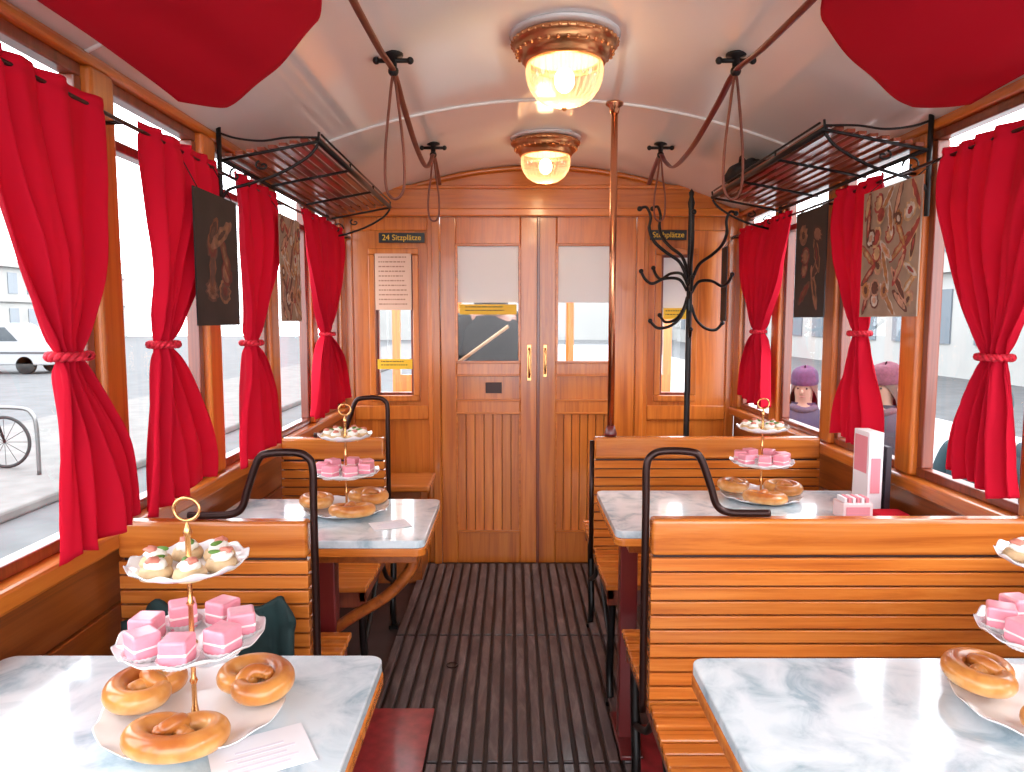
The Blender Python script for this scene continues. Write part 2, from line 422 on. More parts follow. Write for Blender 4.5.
# ---------------- curtain rods and curtains
for xw,s in((XL,-1),(XR,1)):
    xr=xw-s*.055
    g=G();g.tube([(xr,Y0+.1,1.818),(xr,YB-.05,1.818)],.005,n=8)
    for p in posts: g.tube([(xr,p,1.818),(xw-s*.010,p,1.818)],.005,n=6)
    g.obj('curtain_rod',BRONZE,label='thin bronze curtain rod above the windows',cat='curtain rod')
def curtain(xp,s,y0,y1,yw,b0,b1,zw,zb,seed,zt=1.84,ww=.06,label=''):
    rnd=random.Random(seed); ph=rnd.random()*6; nf=max(4,int((y1-y0)/.088))
    ph2=rnd.random()*6
    def fn(u,h):
        z=zt+(zb-zt)*h
        if z>=zw:
            q=(zt-z)/(zt-zw); e=q**1.8
            l=y0+(yw-ww/2-y0)*e; r=y1+(yw+ww/2-y1)*e; amp=.009*(1-e)+.014*e+.004*math.sin(q*pi)
        else:
            q=(zw-z)/(zw-zb); e=1-(1-q)**2.0
            l=yw-ww/2+(b0-yw+ww/2)*e; r=yw+ww/2+(b1-yw-ww/2)*e; amp=.013+.010*e
        uu=u+.03*math.sin(7*u+ph+h*2)+.012*math.sin(19*u+ph2)
        uu=(uu-(.03*math.sin(ph+h*2)+.012*math.sin(ph2))*(1-u)-(.03*math.sin(7+ph+h*2)+.012*math.sin(19+ph2))*u)
        y=l+(r-l)*uu
        a=2*pi*nf*u+ph+1.5*math.sin(h*3+ph)+1.2*math.sin(3*u+ph2)
        pq=math.exp(-((z-zw)/.16)**2)
        d=amp*(math.sin(a)+.40*math.sin(1.7*a+h*4+ph2)+.4*pq*math.sin(3.3*a+h*6))+.018*noise.noise(Vector((u*3,h*4,seed)))+.003*noise.noise(Vector((u*14,h*9,seed)))
        bul=.015*math.sin(min(1,max(0,(zt-z)/(zt-zw)))*pi)if z>zw else .012*math.sin(q*pi*.7)
        pinch=math.exp(-((z-zw)/.022)**2)
        d=d*(1-.45*pinch)+bul
        if abs(z-(zt-.022))<.008: d*=.5
        zz=z+ (.008*math.sin(a*.5) + .03*(u-.5)*(1 if h>.9 else 0))*h**6
        d+=pinch*.014*(1-(2*u-1)**2)
        return (xp+s*d,y,zz)
    g=G().grid(fn,nf*26,80)
    c=g.obj('curtain',RED,label=label,cat='curtain',solid=.002,group='red window curtains')
    g=G()
    for sg in(0,1):
        P=[]
        for k in range(72):
            t=2*pi*k/72; w_=9*t+sg*pi
            rr=1+.12*math.cos(w_)
            P.append((xp+s*(.010+.031*rr*math.cos(t)),yw+(ww/2+.009)*rr*math.sin(t),zw+.005*math.sin(w_)))
        g.tube(P,.0055,n=7,closed=True)
    g.obj('tieback',CORD,c)
    return c
cl=XL+.06;cr=XR-.06
lab='bright red cloth curtain gathered by a red cord'
curtain(cl,1,1.14,1.575,1.40,1.355,1.60,1.305,.92,1,label=lab,ww=.07)
curtain(cl,1,1.735,2.17,1.78,1.66,2.0,1.315,.925,2,label=lab)
curtain(cl,1,2.30,2.70,2.38,2.24,2.66,1.30,.92,3,label=lab)
curtain(cl,1,3.02,3.72,3.36,3.07,3.78,1.31,.96,4,label=lab)
curtain(cr,-1,1.48,2.03,1.745,1.655,1.89,1.285,.965,5,label=lab,ww=.07)
curtain(cr,-1,2.33,2.67,2.43,2.31,2.56,1.33,.96,6,label=lab)
curtain(cr,-1,3.10,3.76,3.43,3.27,3.71,1.32,.98,7,label=lab)
# ---------------- red drapes beneath ceiling
def drape(cx,s,seed,xi0=.565):
    def fn(u,v):
        xi=xi0+(.955-xi0)*u
        if u<.12: yend=1.62+.12*math.sin(u/.12*pi/2)
        elif u<.8: yend=1.74+.14*(u-.12)/.68
        else: yend=1.88-.10*((u-.8)/.2)**2
        y=.75+(yend-.75)*v
        zed=2.095-.16*u
        sag=.030*math.sin(u*pi)+.012*math.sin(v*pi*2+seed)*math.sin(u*pi)
        z=zed-sag-.04*v*u+.004*math.sin(u*16+v*5+seed)+.006*noise.noise(Vector((u*3,v*4,seed)))
        z=min(z,zc(XC+s*xi)-.012)
        return (cx+s*xi,y,z)
    g=G().grid(fn,50,50)
    c=g.obj('ceiling_drape',RED2,label='red cloth sheet slung below the curved ceiling',cat='drape',solid=.003,group='red ceiling drapes')
    for xi,y in((xi0+.01,1.60),(.93,1.76),(xi0+.01,.85),(.93,.85)):
        x=cx+s*xi
        G().tube([(x,y,zc(x)+.01),(x,y,2.085-.16*(xi-xi0)/.39)],.003,n=6).obj('cord',CORD,c)
drape(XC,-1,.3);drape(XC-.01,1,1.7,.53)
# ---------------- luggage racks
def rack(xw,s,ya,yb_,label):
    e=empty('luggage_rack',(xw,(ya+yb_)/2,1.86),label,'luggage rack','overhead luggage racks')
    def P(a,z,y): return (xw+s*a,y,z)
    g=G();r=.007
    g.tube([P(.315,1.93,ya),P(.315,1.93,yb_)],.009);g.tube([P(.318,1.955,ya+.03),P(.318,1.955,yb_-.03)],.0035)
    g.tube([P(.02,1.87,ya),P(.02,1.87,yb_)],r)
    n=3
    for k in range(n+1):
        y=ya+(yb_-ya)*k/n
        g.tube([P(.0,1.868,y),P(.315,1.928,y)],.005,n=6);g.tube([P(.315,1.93,y),P(.318,1.957,y)],.004,n=6)
    g.obj('frame',IRON,e)
    g=G();m=9
    for k in range(m):
        a=.02+.272*k/(m-1); z=1.880+.19*a
        g.box(min(xw+s*a,xw+s*(a+.024)),max(xw+s*a,xw+s*(a+.024)),ya+.005,yb_-.005,z,z+.010)
    g.obj('slats',WD,e)
    for y in(ya,yb_):
        g=G()
        g.tube(catmull([P(.004,1.74,y),P(.03,1.78,y),P(.10,1.80,y),P(.19,1.83,y),P(.28,1.88,y),P(.315,1.92,y)],6),.005,n=8)
        sp=[P(.055+.03*(1-t/14)*math.cos(t*.55),1.825+.03*(1-t/14)*math.sin(t*.55),y) for t in range(14)]
        g.tube(sp,.0035,n=6)
        sp=[P(.14+.025*(1-t/14)*math.cos(t*.55+2),1.855+.016*(1-t/14)*math.sin(t*.55+2),y) for t in range(14)]
        g.tube(sp,.0035,n=6)
        g.tube([P(.006,1.68,y),P(.006,1.975,y)],.008,n=8)
        g.tube(catmull([P(.006,1.955,y),P(.06,1.938,y),P(.14,1.93,y),P(.22,1.94,y),P(.315,1.94,y)],6),.0035,n=6)
        g.obj('scroll_bracket',IRON,e)
rack(XL+.012,1,2.30,3.62,'black iron luggage rack with mahogany slats over the windows')
rack(XR-.012,-1,2.16,3.34,'black iron luggage rack carrying a dark bag over the windows')
BLACKC=mat('black_cloth',(.012,.012,.015),.8,noisy=.4,nscale=30,bump=.4)
g=G();g.ball((1.0,3.10,1.985),.09,sc=(1.05,1.9,.58),n=28,m=18,jit=.35)
b=g.obj('travel_bag',BLACKC,label='slumped black cloth bag resting on the luggage rack',cat='bag',sub=1)
G().tube(catmull([(.96,3.03,2.02),(.95,3.05,2.045),(.96,3.10,2.05),(.97,3.14,2.02)],6),.006).obj('strap',BLACKC,b)
# ---------------- lamps
def lamp(y):
    zt=zc(XC)
    e=empty('ceiling_lamp',(XC,y,zt),'round brass ceiling lamp with ribbed glass dome, lit warm','ceiling lamp','brass ceiling lamps')
    c=(XC,y,zt)
    G().lathe([(0,-.001),(.160,-.001),(.164,-.006),(.155,-.012),(.13,-.012),(0,-.012)],c,n=48).obj('ceiling_rose',CEIL,e)
    g=G();g.lathe([(0,-.012),(.130,-.012),(.150,-.02),(.158,-.028),(.154,-.036),(.145,-.040),(.147,-.050),(.138,-.060),(.128,-.064),(.124,-.078),(.116,-.088),(.104,-.088),(.104,-.07)],c,n=64)
    for k in range(40):
        t=2*pi*k/40; g.ball((XC+.154*math.cos(t),y+.154*math.sin(t),zt-.029),.0065,n=8,m=6)
    for k in range(32):
        t=2*pi*k/32; g.ball((XC+.142*math.cos(t),y+.142*math.sin(t),zt-.055),.006,n=8,m=6)
    g.obj('brass_base',LBRASS,e)
    G().lathe([(0,-.068),(.104,-.070)],c,n=40).obj('reflector',REFL,e)
    pr=[(.108,-.085),(.111,-.105),(.108,-.13),(.099,-.155),(.083,-.178),(.059,-.195),(.03,-.204),(.008,-.207)]
    def wv(i,r,th): return (r*(1+.04*math.cos(30*th)) ,0)
    G().lathe(pr,c,n=240,wave=wv).obj('glass_shade',SHADE,e)
    g=G().ball((XC,y,zt-.13),.030,sc=(1,1,1.2));g.obj('bulb',BULB,e)
    G().ball((XC,y,zt-.211),.008).obj('finial',LBRASS,e)
    l=bpy.data.lights.new('lamp_light','POINT');l.energy=3.5;l.color=(1,.74,.46);l.shadow_soft_size=.04
    o=bpy.data.objects.new('lamp_light',l);o.location=(0,0,-.19+.0);o.parent=e;COL.objects.link(o)
lamp(2.20);lamp(3.40)
# ---------------- grab pole
px,py=.39,2.82
g=G().tube([(px,py,.93),(px,py,zc(px)-.01)],.0135,n=16)
e=empty('grab_pole',(px,py,.915),'polished copper grab pole rising from the bench to the ceiling','grab pole')
g.obj('pole',COPPER,e)
G().lathe([(0,-.012),(.024,-.012),(.025,.0),(.020,.015),(.015,.03),(0,.03)],(px,py,.93),n=20).obj('foot_socket',MAROON,e)
G().lathe([(0,0),(.034,0),(.034,-.008),(.02,-.02),(.016,-.04),(0,-.04)],(px,py,zc(px)-.001),n=20).obj('ceiling_socket',COPPER,e)
# ---------------- overhead straps
for s,lbl in((-1,'brown leather strap slung between iron ceiling brackets'),(1,'dark leather strap slung between iron ceiling brackets')):
    x=XC+s*.505; zt=zc(x)
    ys=[1.15,2.2,3.28]
    pts=[(x,.5,zt-.12),(x,.85,zt-.10),(x,1.15,zt-.05),(x,1.5,zt-.08),(x,1.95,zt-.07),(x,2.2,zt-.05),(x,2.38,zt-.09),(x,2.7,zt-.15),(x,3.0,zt-.16),(x,3.18,zt-.10),(x,3.28,zt-.05),(x,3.42,zt-.08),(x,3.55,zt-.13)]
    e=empty('overhead_strap',(x,2.2,zt),lbl,'strap','overhead leather straps')
    G().tube(catmull(pts,8),.010 if s<0 else .011,n=10,flat=.45).obj('leather_strap',LEATHER if s<0 else MAROON,e)
    for y in ys:
        g=G();g.lathe([(0,0),(.03,0),(.03,-.006),(.012,-.012),(.010,-.05),(0,-.05)],(x,y,zt),n=16)
        g.ball((x,y,zt-.05),.016);g.tube([(x-.05,y,zt-.02),(x+.05,y,zt-.02)],.007,n=8);g.ball((x-.05,y,zt-.02),.011,n=8,m=6);g.ball((x+.05,y,zt-.02),.011,n=8,m=6)
        g.obj('bracket',IRON,e)
    for y,ln,w in((2.2,.42,.028),(3.28,.34,.024)):
        pts=[(x,y,zt-.06),(x-w*.5,y,zt-.15),(x-w,y,zt-ln*.7),(x-w*.9,y,zt-ln*.93),(x,y,zt-ln),(x+w*.9,y,zt-ln*.93),(x+w,y,zt-ln*.7),(x+w*.5,y,zt-.15)]
        G().tube(catmull(pts,8,True),.006,n=8,closed=True,flat=.7).obj('strap_loop',LEATHER,label='long leather hand loop hanging from a ceiling bracket',cat='hand strap',group='hanging hand loops')
# ---------------- benches
def bench(x0,x1,yb_,side,label,handle=True):
    cx=(x0+x1)/2
    e=empty('bench',(cx,yb_,0),label,'bench','slatted wooden tram benches')
    g=G();z=.4435
    while z<.82:
        g.box(x0,x1,yb_-.018,yb_+.018,z,z+.0300);z+=.0348
    g.obj('backrest',WSX,e,bevel=.0015,seg=2)
    G().box(x0+.008,x1-.008,yb_-.007,yb_+.007,.42,.83).obj('slot_shade_board',SLOT,e)  # near-black board behind the slats, its colour puts shade into the gaps
    g=G();g.box(x0,x1,yb_-.021,yb_+.021,.829,.915);g.obj('top_rail',WSX,e,bevel=.009,seg=3)
    for d in(-1,1):
        g=G();n=9
        for k in range(n):
            t=k/(n-1); a=.045+.345*t
            zz=.452-.018*math.sin(t*pi)-.014*max(0,t-.8)*5*.5+.01
            yc=yb_+d*a
            M=Matrix.Rotation((d)*(-.10 if t>.85 else (.10 if t<.2 else 0)),3,'X')
            g.obox(((x0+x1)/2,yc,zz),(x1-x0,.038,.020),M)
        g.obj('seat',WSX,e,bevel=.004,seg=2)
        g=G();yf=yb_+d*.37
        g.box(x0+.01,x1-.01,min(yf,yf+.02),max(yf,yf+.02),.375,.436)
        for x in(x0+.01,x1-.035): g.box(x,x+.025,min(yb_,yf),max(yb_,yf),.395,.436)
        g.obj('seat_frame',WDZ,e,bevel=.003)
        for x in(x0+.03,x1-.03):
            g=G();g.tube(catmull([(x,yb_+d*.35,.40),(x,yb_+d*.33,.25),(x,yb_+d*.30,.10),(x,yb_+d*.33,.012)],5),.014,n=8)
            g.tube(catmull([(x,yb_+d*.05,.40),(x,yb_+d*.15,.30),(x,yb_+d*.31,.22)],5),.010,n=8)
            g.box(x-.02,x+.02,yb_+d*.33-.03,yb_+d*.33+.03,0.0,.016)
            g.obj('leg',IRON,e)
    xa=x1 if side<0 else x0
    s=-1 if side<0 else 1
    if handle:
        xo=xa-s*.012
        P=[(xo,yb_,.44),(xo,yb_,.70),(xo,yb_,.95),(xo,yb_,1.035),(xo+s*.012,yb_,1.062),(xo+s*.04,yb_,1.072),(xo+s*.10,yb_,1.070),(xo+s*.125,yb_,1.055),(xo+s*.15,yb_,.99),(xo+s*.165,yb_,.945),(xo+s*.19,yb_,.928),(xo+s*.235,yb_,.925),(xo+s*.29,yb_,.925)]
        G().tube(catmull(P,6),.009,n=12).obj('grab_handle',BRONZE,e)
    else:
        xo=xa-s*.008
        g=G();g.tube([(xo,yb_,.42),(xo,yb_,.90)],.009,n=10);g.obj('end_bar',BRONZE,e)
bench(-.905,-.47,1.63,-1,'short slatted oak bench with bent bronze handle by the window')
bench(-.905,-.50,2.80,-1,'short slatted oak bench with bronze handle behind the marble table')
bench(.325,1.215,1.65,1,'wide slatted oak double bench with bent bronze handle')
bench(.325,1.215,2.82,1,'wide slatted oak double bench supporting the copper pole',False)
e=empty('corner_seat',(-.65,3.75,0),'small wooden box seat against the panelled partition','seat')
G().box(-.905,-.42,3.60,3.93,.50,.535).obj('seat',WSX,e,bevel=.012,seg=3)
G().box(-.895,-.47,3.66,3.93,0.0,.50).obj('box',WLOW,e,bevel=.004)
# ---------------- tables
def table(x0,x1,y0,y1,legs,label,brack=False):
    e=empty('table',((x0+x1)/2,(y0+y1)/2,0),label,'table','marble topped tables')
    G().prism(rrect(x0,x1,y0,y1,.025),.758,.78).obj('marble_top',MARBLE,e,bevel=.003)
    G().prism(rrect(x0-.002,x1+.002,y0-.002,y1+.002,.027),.735,.7575).obj('wooden_edge',WSX,e,bevel=.003)
    G().box(x0+.05,x1-.03,y0+.08,y1-.08,.69,.735).obj('apron',WLOW,e,bevel=.003)
    ym=(y0+y1)/2
    for x in legs:
        G().box(x-.027,x+.027,ym-.027,ym+.027,.03,.69).obj('leg',MAROON,e,bevel=.004)
        G().box(x-.035,x+.035,ym-.13,ym+.13,0.021,.035).obj('foot',MAROON,e,bevel=.003)
    if brack:
        G().tube(catmull([(x1-.05,ym,.70),(x1-.07,ym,.62),(x1-.14,ym,.54),(x1-.25,ym,.47),(legs[0],ym,.42)],6),.018,n=10).obj('bracket',WLOW,e)
table(-.90,-.228,.72,1.235,(-.36,-.84),'grey-veined white marble table with wooden edge by the window')
table(-.90,-.238,1.90,2.36,(-.56,-.84),'grey-veined white marble table with wooden edge between two benches',True)
table(.315,1.20,.72,1.225,(.39,1.13),'wide grey-veined white marble table by the window')
table(.295,1.20,1.99,2.48,(.37,1.13),'wide grey-veined white marble table carrying a menu holder')
# ---------------- cake stands and food
def platewave(a,k):
    def w(i,r,th):
        f=1+a*math.cos(k*th)*(r>.6*R_cur[0]); return (r*f,.003*math.cos(k*th)*(r>.85*R_cur[0]))
    return w
R_cur=[.1]
ZT=.7805
def plate(cx,cy,z,R,par):
    R_cur[0]=R
    pr=[(.006,.004),(R*.55,.004),(R*.62,.005),(R*.85,.011),(R*.98,.017),(R,.0185),(R*.985,.015),(R*.85,.007),(R*.6,-.001),(R*.45,-.001),(.006,-.001)]
    return G().lathe(pr,(cx,cy,z),n=96,wave=platewave(.012,12)).obj('plate',PORC,par)
def stand(cx,cy):
    e=empty('cake_stand',(cx,cy,ZT),'three-tier white porcelain cake stand with brass rod','cake stand','tiered cake stands')
    plate(cx,cy,ZT+.001,.132,e);plate(cx,cy,.893,.104,e);plate(cx,cy,1.008,.084,e)
    g=G();g.lathe([(0,0),(.009,0),(.006,.006),(.004,.02),(.0035,.05),(.006,.056),(.0035,.062),(.0035,.105),(.008,.11),(.008,.116),(.004,.12),(.0035,.17),(.006,.175),(.0035,.18),(.0035,.218),(.008,.224),(.008,.236),(.004,.245),(.004,.275),(.007,.282),(.004,.29),(0,.300)],(cx,cy,ZT+.003),n=14)
    g.obj('rod',BRASS,e)
    g=G();g.tube([(cx+.019*math.cos(t*pi/12),cy,1.100+.017*math.sin(t*pi/12)) for t in range(24)],.0026,n=8,closed=True)
    g.obj('ring_handle',BRASS,e)
    return e
def pretzelmat():
    m,N,L,b=base('pretzel_crust')
    tc=N.new('ShaderNodeTexCoord');sx=N.new('ShaderNodeSeparateXYZ');L.new(tc.outputs['Object'],sx.inputs[0])
    n=N.new('ShaderNodeTexNoise');n.inputs['Scale'].default_value=20;n.inputs['Detail'].default_value=3;L.new(tc.outputs['Object'],n.inputs['Vector'])
    ma=N.new('ShaderNodeMath');ma.operation='MULTIPLY_ADD';ma.inputs[1].default_value=11;L.new(sx.outputs['Z'],ma.inputs[0])
    L.new(n.outputs['Fac'],ma.inputs[2])
    r=N.new('ShaderNodeValToRGB');e=r.color_ramp.elements
    e[0].position=.5;e[0].color=(.80,.48,.20,1);e[1].position=.98;e[1].color=(.42,.11,.016,1)
    k=e.new(.72);k.color=(.64,.26,.055,1)
    L.new(ma.outputs[0],r.inputs['Fac']);L.new(r.outputs['Color'],b.inputs['Base Color'])
    b.inputs['Roughness'].default_value=.32;b.inputs['Coat Weight'].default_value=.4
    return m
PRET=pretzelmat()
def pretzel():
    P=[];R=[]
    N_=90;T_=3.62
    for k in range(N_+1):
        t=-T_+2*T_*k/N_
        x=(3.3-.4*t*t)*math.sin(t);y=(2.5-.3*t*t)*math.cos(t)
        a=abs(t)
        z=.017
        if a>2.7: z=.017+(.014 if t>0 else .004)*math.sin(min(1,(a-2.7)/.92)*pi*.75)
        P.append((x*.0205,y*.0225,z)); R.append(.0172-.0075*(a/T_)**3)
    g=G().tube(P,R,n=16)
    g.ball(P[0],R[0]*1.02,n=12,m=8);g.ball(P[-1],R[-1]*1.02,n=12,m=8)
    o=g.obj('pretzel',PRET,label='glossy golden-brown soft pretzel lying on a porcelain plate',cat='pretzel',group='soft pretzels',origin=(0,0,0))
    return o
PINK=mat('pink_icing',(.86,.32,.40),.3,coat=.4,noisy=.12,nscale=60)
CASE=mat('paper_case',(.88,.84,.84),.7)
SPG=mat('sponge_stripe',(.90,.74,.74),.6)
BREAD=mat('bread',(.72,.50,.28),.7,noisy=.25,nscale=60);CREAM=mat('cream',(.88,.84,.76),.5);HERB=mat('herb',(.10,.22,.03),.6);HAM=mat('ham',(.60,.20,.14),.5)
def petit():
    g=G().box(-.0195,.0195,-.0195,.0195,.001,.040)
    o=g.obj('petit_four',PINK,bevel=.004,label='pink iced cube cake in a white paper case',cat='cake',group='pink iced cube cakes',origin=(0,0,0),seg=3)
    g=G()
    def wv(i,r,th): return (r*(1+.04*math.cos(24*th)),0)
    g.lathe([(0,.0),(.022,.0),(.0282,.011)],(0,0,0),n=96,wave=wv);g.obj('paper_case',CASE,o)
    g=G();g.box(-.0200,.0200,-.0200,.0200,.017,.024);g.obj('cream_stripe',SPG,o,bevel=.003)
    return o
def canape():
    g=G();g.lathe([(0,0),(.021,0),(.023,.007),(.020,.014),(0,.015)],(0,0,0),n=24)
    o=g.obj('canape',BREAD,label='small open canape with cream, ham and herb garnish',cat='canape',group='small canapes',origin=(0,0,0))
    G().ball((0,0,.019),.015,sc=(1,1,.6),jit=.3).obj('cream',CREAM,o)
    G().ball((.005,.003,.027),.008,sc=(1.2,1,.6),jit=.5).obj('ham',HAM,o)
    G().ball((-.007,-.005,.026),.007,sc=(1.5,.7,.5)).obj('herb',HERB,o)
    return o
T={'p':pretzel(),'c':petit(),'k':canape()}
used={'p':False,'c':False,'k':False}
def place(k,loc,rz,sc=1,rx=0,ry=0,label=None):
    o=T[k]
    if not used[k]:
        used[k]=True; o.location=loc;o.rotation_euler=(rx,ry,rz);o.scale=(sc,)*3
        return o
    return dup(o,loc,rz,sc,rx,ry,label)
def filled(cx,cy,rot,sc=1):
    stand(cx,cy)
    for k in range(3):
        a=rot+2*pi*k/3
        place('p',(cx+.075*math.cos(a),cy+.075*math.sin(a),ZT+.010+.003*k),a-pi/2+(.15*k),1.02,rx=.06,ry=.05*(k-1))
    for k in range(7):
        a=rot+2*pi*k/7
        place('c',(cx+.069*math.cos(a),cy+.069*math.sin(a),.898),a+random.uniform(-.15,.15),1)
    for k in range(6):
        a=rot+2*pi*k/6+.3
        place('k',(cx+.050*math.cos(a),cy+.050*math.sin(a),1.0125),a,1)
filled(-.475,1.03,-pi/2+.15);filled(-.515,2.20,-pi/2+.4);filled(.83,2.36,-pi/2-.2);filled(.815,1.04,-pi/2-.3)
LIL=mat('lilac_print',(.70,.64,.70),.7)
def leaflet(x,y,w,h,rz,label):
    g=G();M=Matrix.Rotation(rz,3,'Z');g.obox((x,y,ZT+.001),(w,h,.0015),M)
    o=g.obj('leaflet',PAPER,label=label,cat='leaflet')
    g=G()
    for k in range(5):
        c=Vector((x,y,ZT+.002))+M@Vector((0,-h*.35+h*.12*k,0)); g.obox(c,(w*(.7 if k%2 else .5),h*.05,.0004),M)
    g.obj('printing',LIL,o)
leaflet(-.345,.94,.13,.10,.5,'white printed leaflet lying on the marble table')
leaflet(-.355,2.05,.11,.08,.4,'white printed leaflet lying on the marble table')
LP=mat('rose_card',(.75,.25,.30),.6);DKB=mat('dark_cover',(.03,.02,.03),.5);PKB=mat('pale_pink_card',(.84,.62,.62),.6)
g=G();g.box(1.10,1.145,2.19,2.29,ZT,1.03);mcard=g.obj('menu_holder',PAPER,label='upright white menu card holder standing on the marble table',cat='menu holder',bevel=.002)
G().box(1.0985,1.0995,2.20,2.28,.90,1.015).obj('print',LP,mcard)
G().box(1.108,1.137,2.1885,2.1895,.84,.95).obj('print',LP,mcard)
G().box(1.155,1.172,2.19,2.29,ZT,.985).obj('menu_book',DKB,label='dark bound menu leaning upright beside the card holder',cat='menu',bevel=.002)
b=G().box(.985,1.075,2.10,2.17,ZT,.83).obj('sugar_packet_box',PKB,label='low pale pink sugar packet box on the table',cat='box',bevel=.003)
G().box(.995,1.065,2.0985,2.0998,.79,.82).obj('print',LP,b)
for k in range(6): G().box(.993+.013*k,1.001+.013*k,2.11,2.16,.831,.845).obj('sugar_packet',LP if k%2 else PAPER,b)
G().box(1.085,1.185,2.09,2.165,ZT,.800).obj('folded_napkin',RED2,label='flat folded red cloth napkin on the marble table',cat='napkin',bevel=.008,seg=3)
TEAL=mat('dark_green_fabric',(.010,.035,.036),.8,noisy=.4,nscale=12,bump=.3)
def fn(u,v):
    x=-.88+.39*u; a=v
    if a<.5: y=1.26+.28*(a/.5); z=.485+.05*math.sin(u*pi)+.02*math.sin(a*9+u*5)
    else: y=1.54+.035*((a-.5)/.5); z=.50+.22*((a-.5)/.5)-.05*abs(u-.5)+.03*math.sin(u*9)*a
    y-= .025*math.sin(u*17+v*3)*a+.03*noise.noise(Vector((u*9,v*9,4)));y=min(y,1.585)
    z+=.05*noise.noise(Vector((u*6,v*6,1)))+.02*noise.noise(Vector((u*14,v*14,2)))
    return (x,y,max(z,.475))
g=G().grid(fn,50,50);g.obj('folded_coat',TEAL,label='crumpled dark green coat thrown over the short bench seat',cat='coat',solid=.016)
# ---------------- coat stand
cx,cy=.885,3.62
e=empty('coat_stand',(cx,cy,0),'black iron coat stand with curled hooks by the partition','coat stand')
G().lathe([(0,.0),(.03,.0),(.028,.15),(.016,.2),(.013,1.9),(.018,1.93),(.010,1.96),(.014,1.98),(0,2.0)],(cx,cy,.02),n=16).obj('post',IRON,e)
for k in range(4):
    a=pi/4+k*pi/2;c,s_=math.cos(a),math.sin(a)
    G().tube(catmull([(cx+.02*c,cy+.02*s_,.30),(cx+.10*c,cy+.10*s_,.22),(cx+.20*c,cy+.20*s_,.05),(cx+.24*c,cy+.24*s_,.016)],6),.012,n=10).obj('foot',IRON,e)
for k,(a,dz,sr) in enumerate(((pi+.1,0,1.05),(2.3,.03,.95),(.25,-.01,1.0),(-1.75,-.04,.8))):
    c,s_=math.cos(a),math.sin(a)
    def Q(r,z): return (cx+r*sr*c,cy+r*sr*s_,z+dz)
    g=G();g.tube(catmull([Q(.012,1.58),Q(.05,1.66),Q(.12,1.71),Q(.175,1.76),Q(.20,1.82),Q(.195,1.88),Q(.215,1.925),Q(.245,1.92)],7),[.0085]*30+[.007]*20,n=10);g.ball(Q(.248,1.918),.013)
    g.obj('hook',IRON,e)
    g=G();g.tube(catmull([Q(.012,1.52),Q(.05,1.575),Q(.12,1.58),Q(.18,1.555),Q(.215,1.575),Q(.235,1.61)],7),.0075,n=10);g.ball(Q(.236,1.615),.012)
    g.tube(catmull([Q(.012,1.46),Q(.04,1.39),Q(.09,1.345),Q(.15,1.335),Q(.185,1.365)],6),.0075,n=8);g.ball(Q(.188,1.37),.012)
    g.obj('hook',IRON,e)
# ---------------- hanging prints
PD=mat('dark_print',(.020,.014,.014),.6,noisy=.6,nscale=8)
PC=mat('print_background',(.36,.25,.18),.6,noisy=.35,nscale=9)
FC=[mat('print_tone',c,.6,noisy=.45,nscale=45) for c in((.40,.17,.055),(.50,.31,.16),(.12,.035,.02),(.56,.50,.44),(.32,.04,.03),(.52,.27,.18))]
FD=[mat('dim_print_tone',c,.6,noisy=.6,nscale=30) for c in((.16,.05,.02),(.26,.12,.06),(.05,.015,.01),(.10,.04,.03),(.14,.015,.012),(.24,.11,.07))]
def hprint(s,x,y0,y1,z0,z1,m,label,xr,food=0,dim=False):
    o=G().box(x-.002,x+.002,y0,y1,z0,z1).obj('hanging_print',m,label=label,cat='picture')
    for y in(y0+.03,y1-.03): G().tube([(x,y,z1),(xr,y,1.823)],.0015,n=6).obj('cord',IRON,o)
    if food:
        rnd=random.Random(food);xf=x-s*.0022;gs=[G() for _ in FC];W=y1-y0;H=z1-z0;lay=0
        ny,nz=(2,4) if dim else (5,7)
        m0=.18 if dim else .04
        for i in range(ny):
            for j in range(nz):
                cy_=y0+W*(m0+(1-2*m0)*(i+.5+rnd.uniform(-.25,.25))/ny);cz=z0+H*(m0+(1-2*m0)*(j+.5+rnd.uniform(-.25,.25))/nz)
                k=rnd.randrange(6);th=rnd.uniform(.5,2.6);long_=rnd.random()<.5;a,b_=((rnd.uniform(.045,.075),.013) if long_ else (rnd.uniform(.024,.036),rnd.uniform(.020,.028)))
                if dim: a*=1.2;b_*=1.6
                lay+=1;dx=.00008*lay*s
                for q,(sc,kk) in enumerate(((1,k),(.74,(k+1+rnd.randrange(3))%6),(.38,(k+3)%6))):
                    V=[]
                    for t in range(20):
                        u_,v_=a*sc*math.cos(t*pi/10),b_*sc*math.sin(t*pi/10)*(1+.22*math.sin(3*t+k))
                        yy=min(y1-.004,max(y0+.004,cy_+u_*math.cos(th)-v_*math.sin(th)));zz=min(z1-.004,max(z0+.004,cz+u_*math.sin(th)+v_*math.cos(th)))
                        V.append((xf-dx-s*.00002*q,yy,zz))
                    gs[kk].add(V,[tuple(range(20))])
        for g_,mm in zip(gs,FD if dim else FC):
            if g_.v: g_.obj('printed_food',mm,o)['kind']='stuff'
    return o
hprint(-1,-.822,1.89,2.18,1.36,1.72,PD,'dark food photograph print hanging between curtains',XL+.055,11,True)
hprint(-1,-.822,2.58,2.82,1.37,1.75,PC,'pastry photograph print hanging beside the curtain',XL+.055,3)
hprint(1,1.13,2.02,2.35,1.385,1.775,PC,'photograph print of breads and dishes hanging at the window',XR-.055,5)
hprint(1,1.13,2.62,2.90,1.385,1.79,PD,'dark food photograph print hanging at the window',XR-.055,12,True)
hprint(1,1.13,3.82,3.92,1.37,1.76,PD,'narrow dark print hanging near the partition',XR-.055)
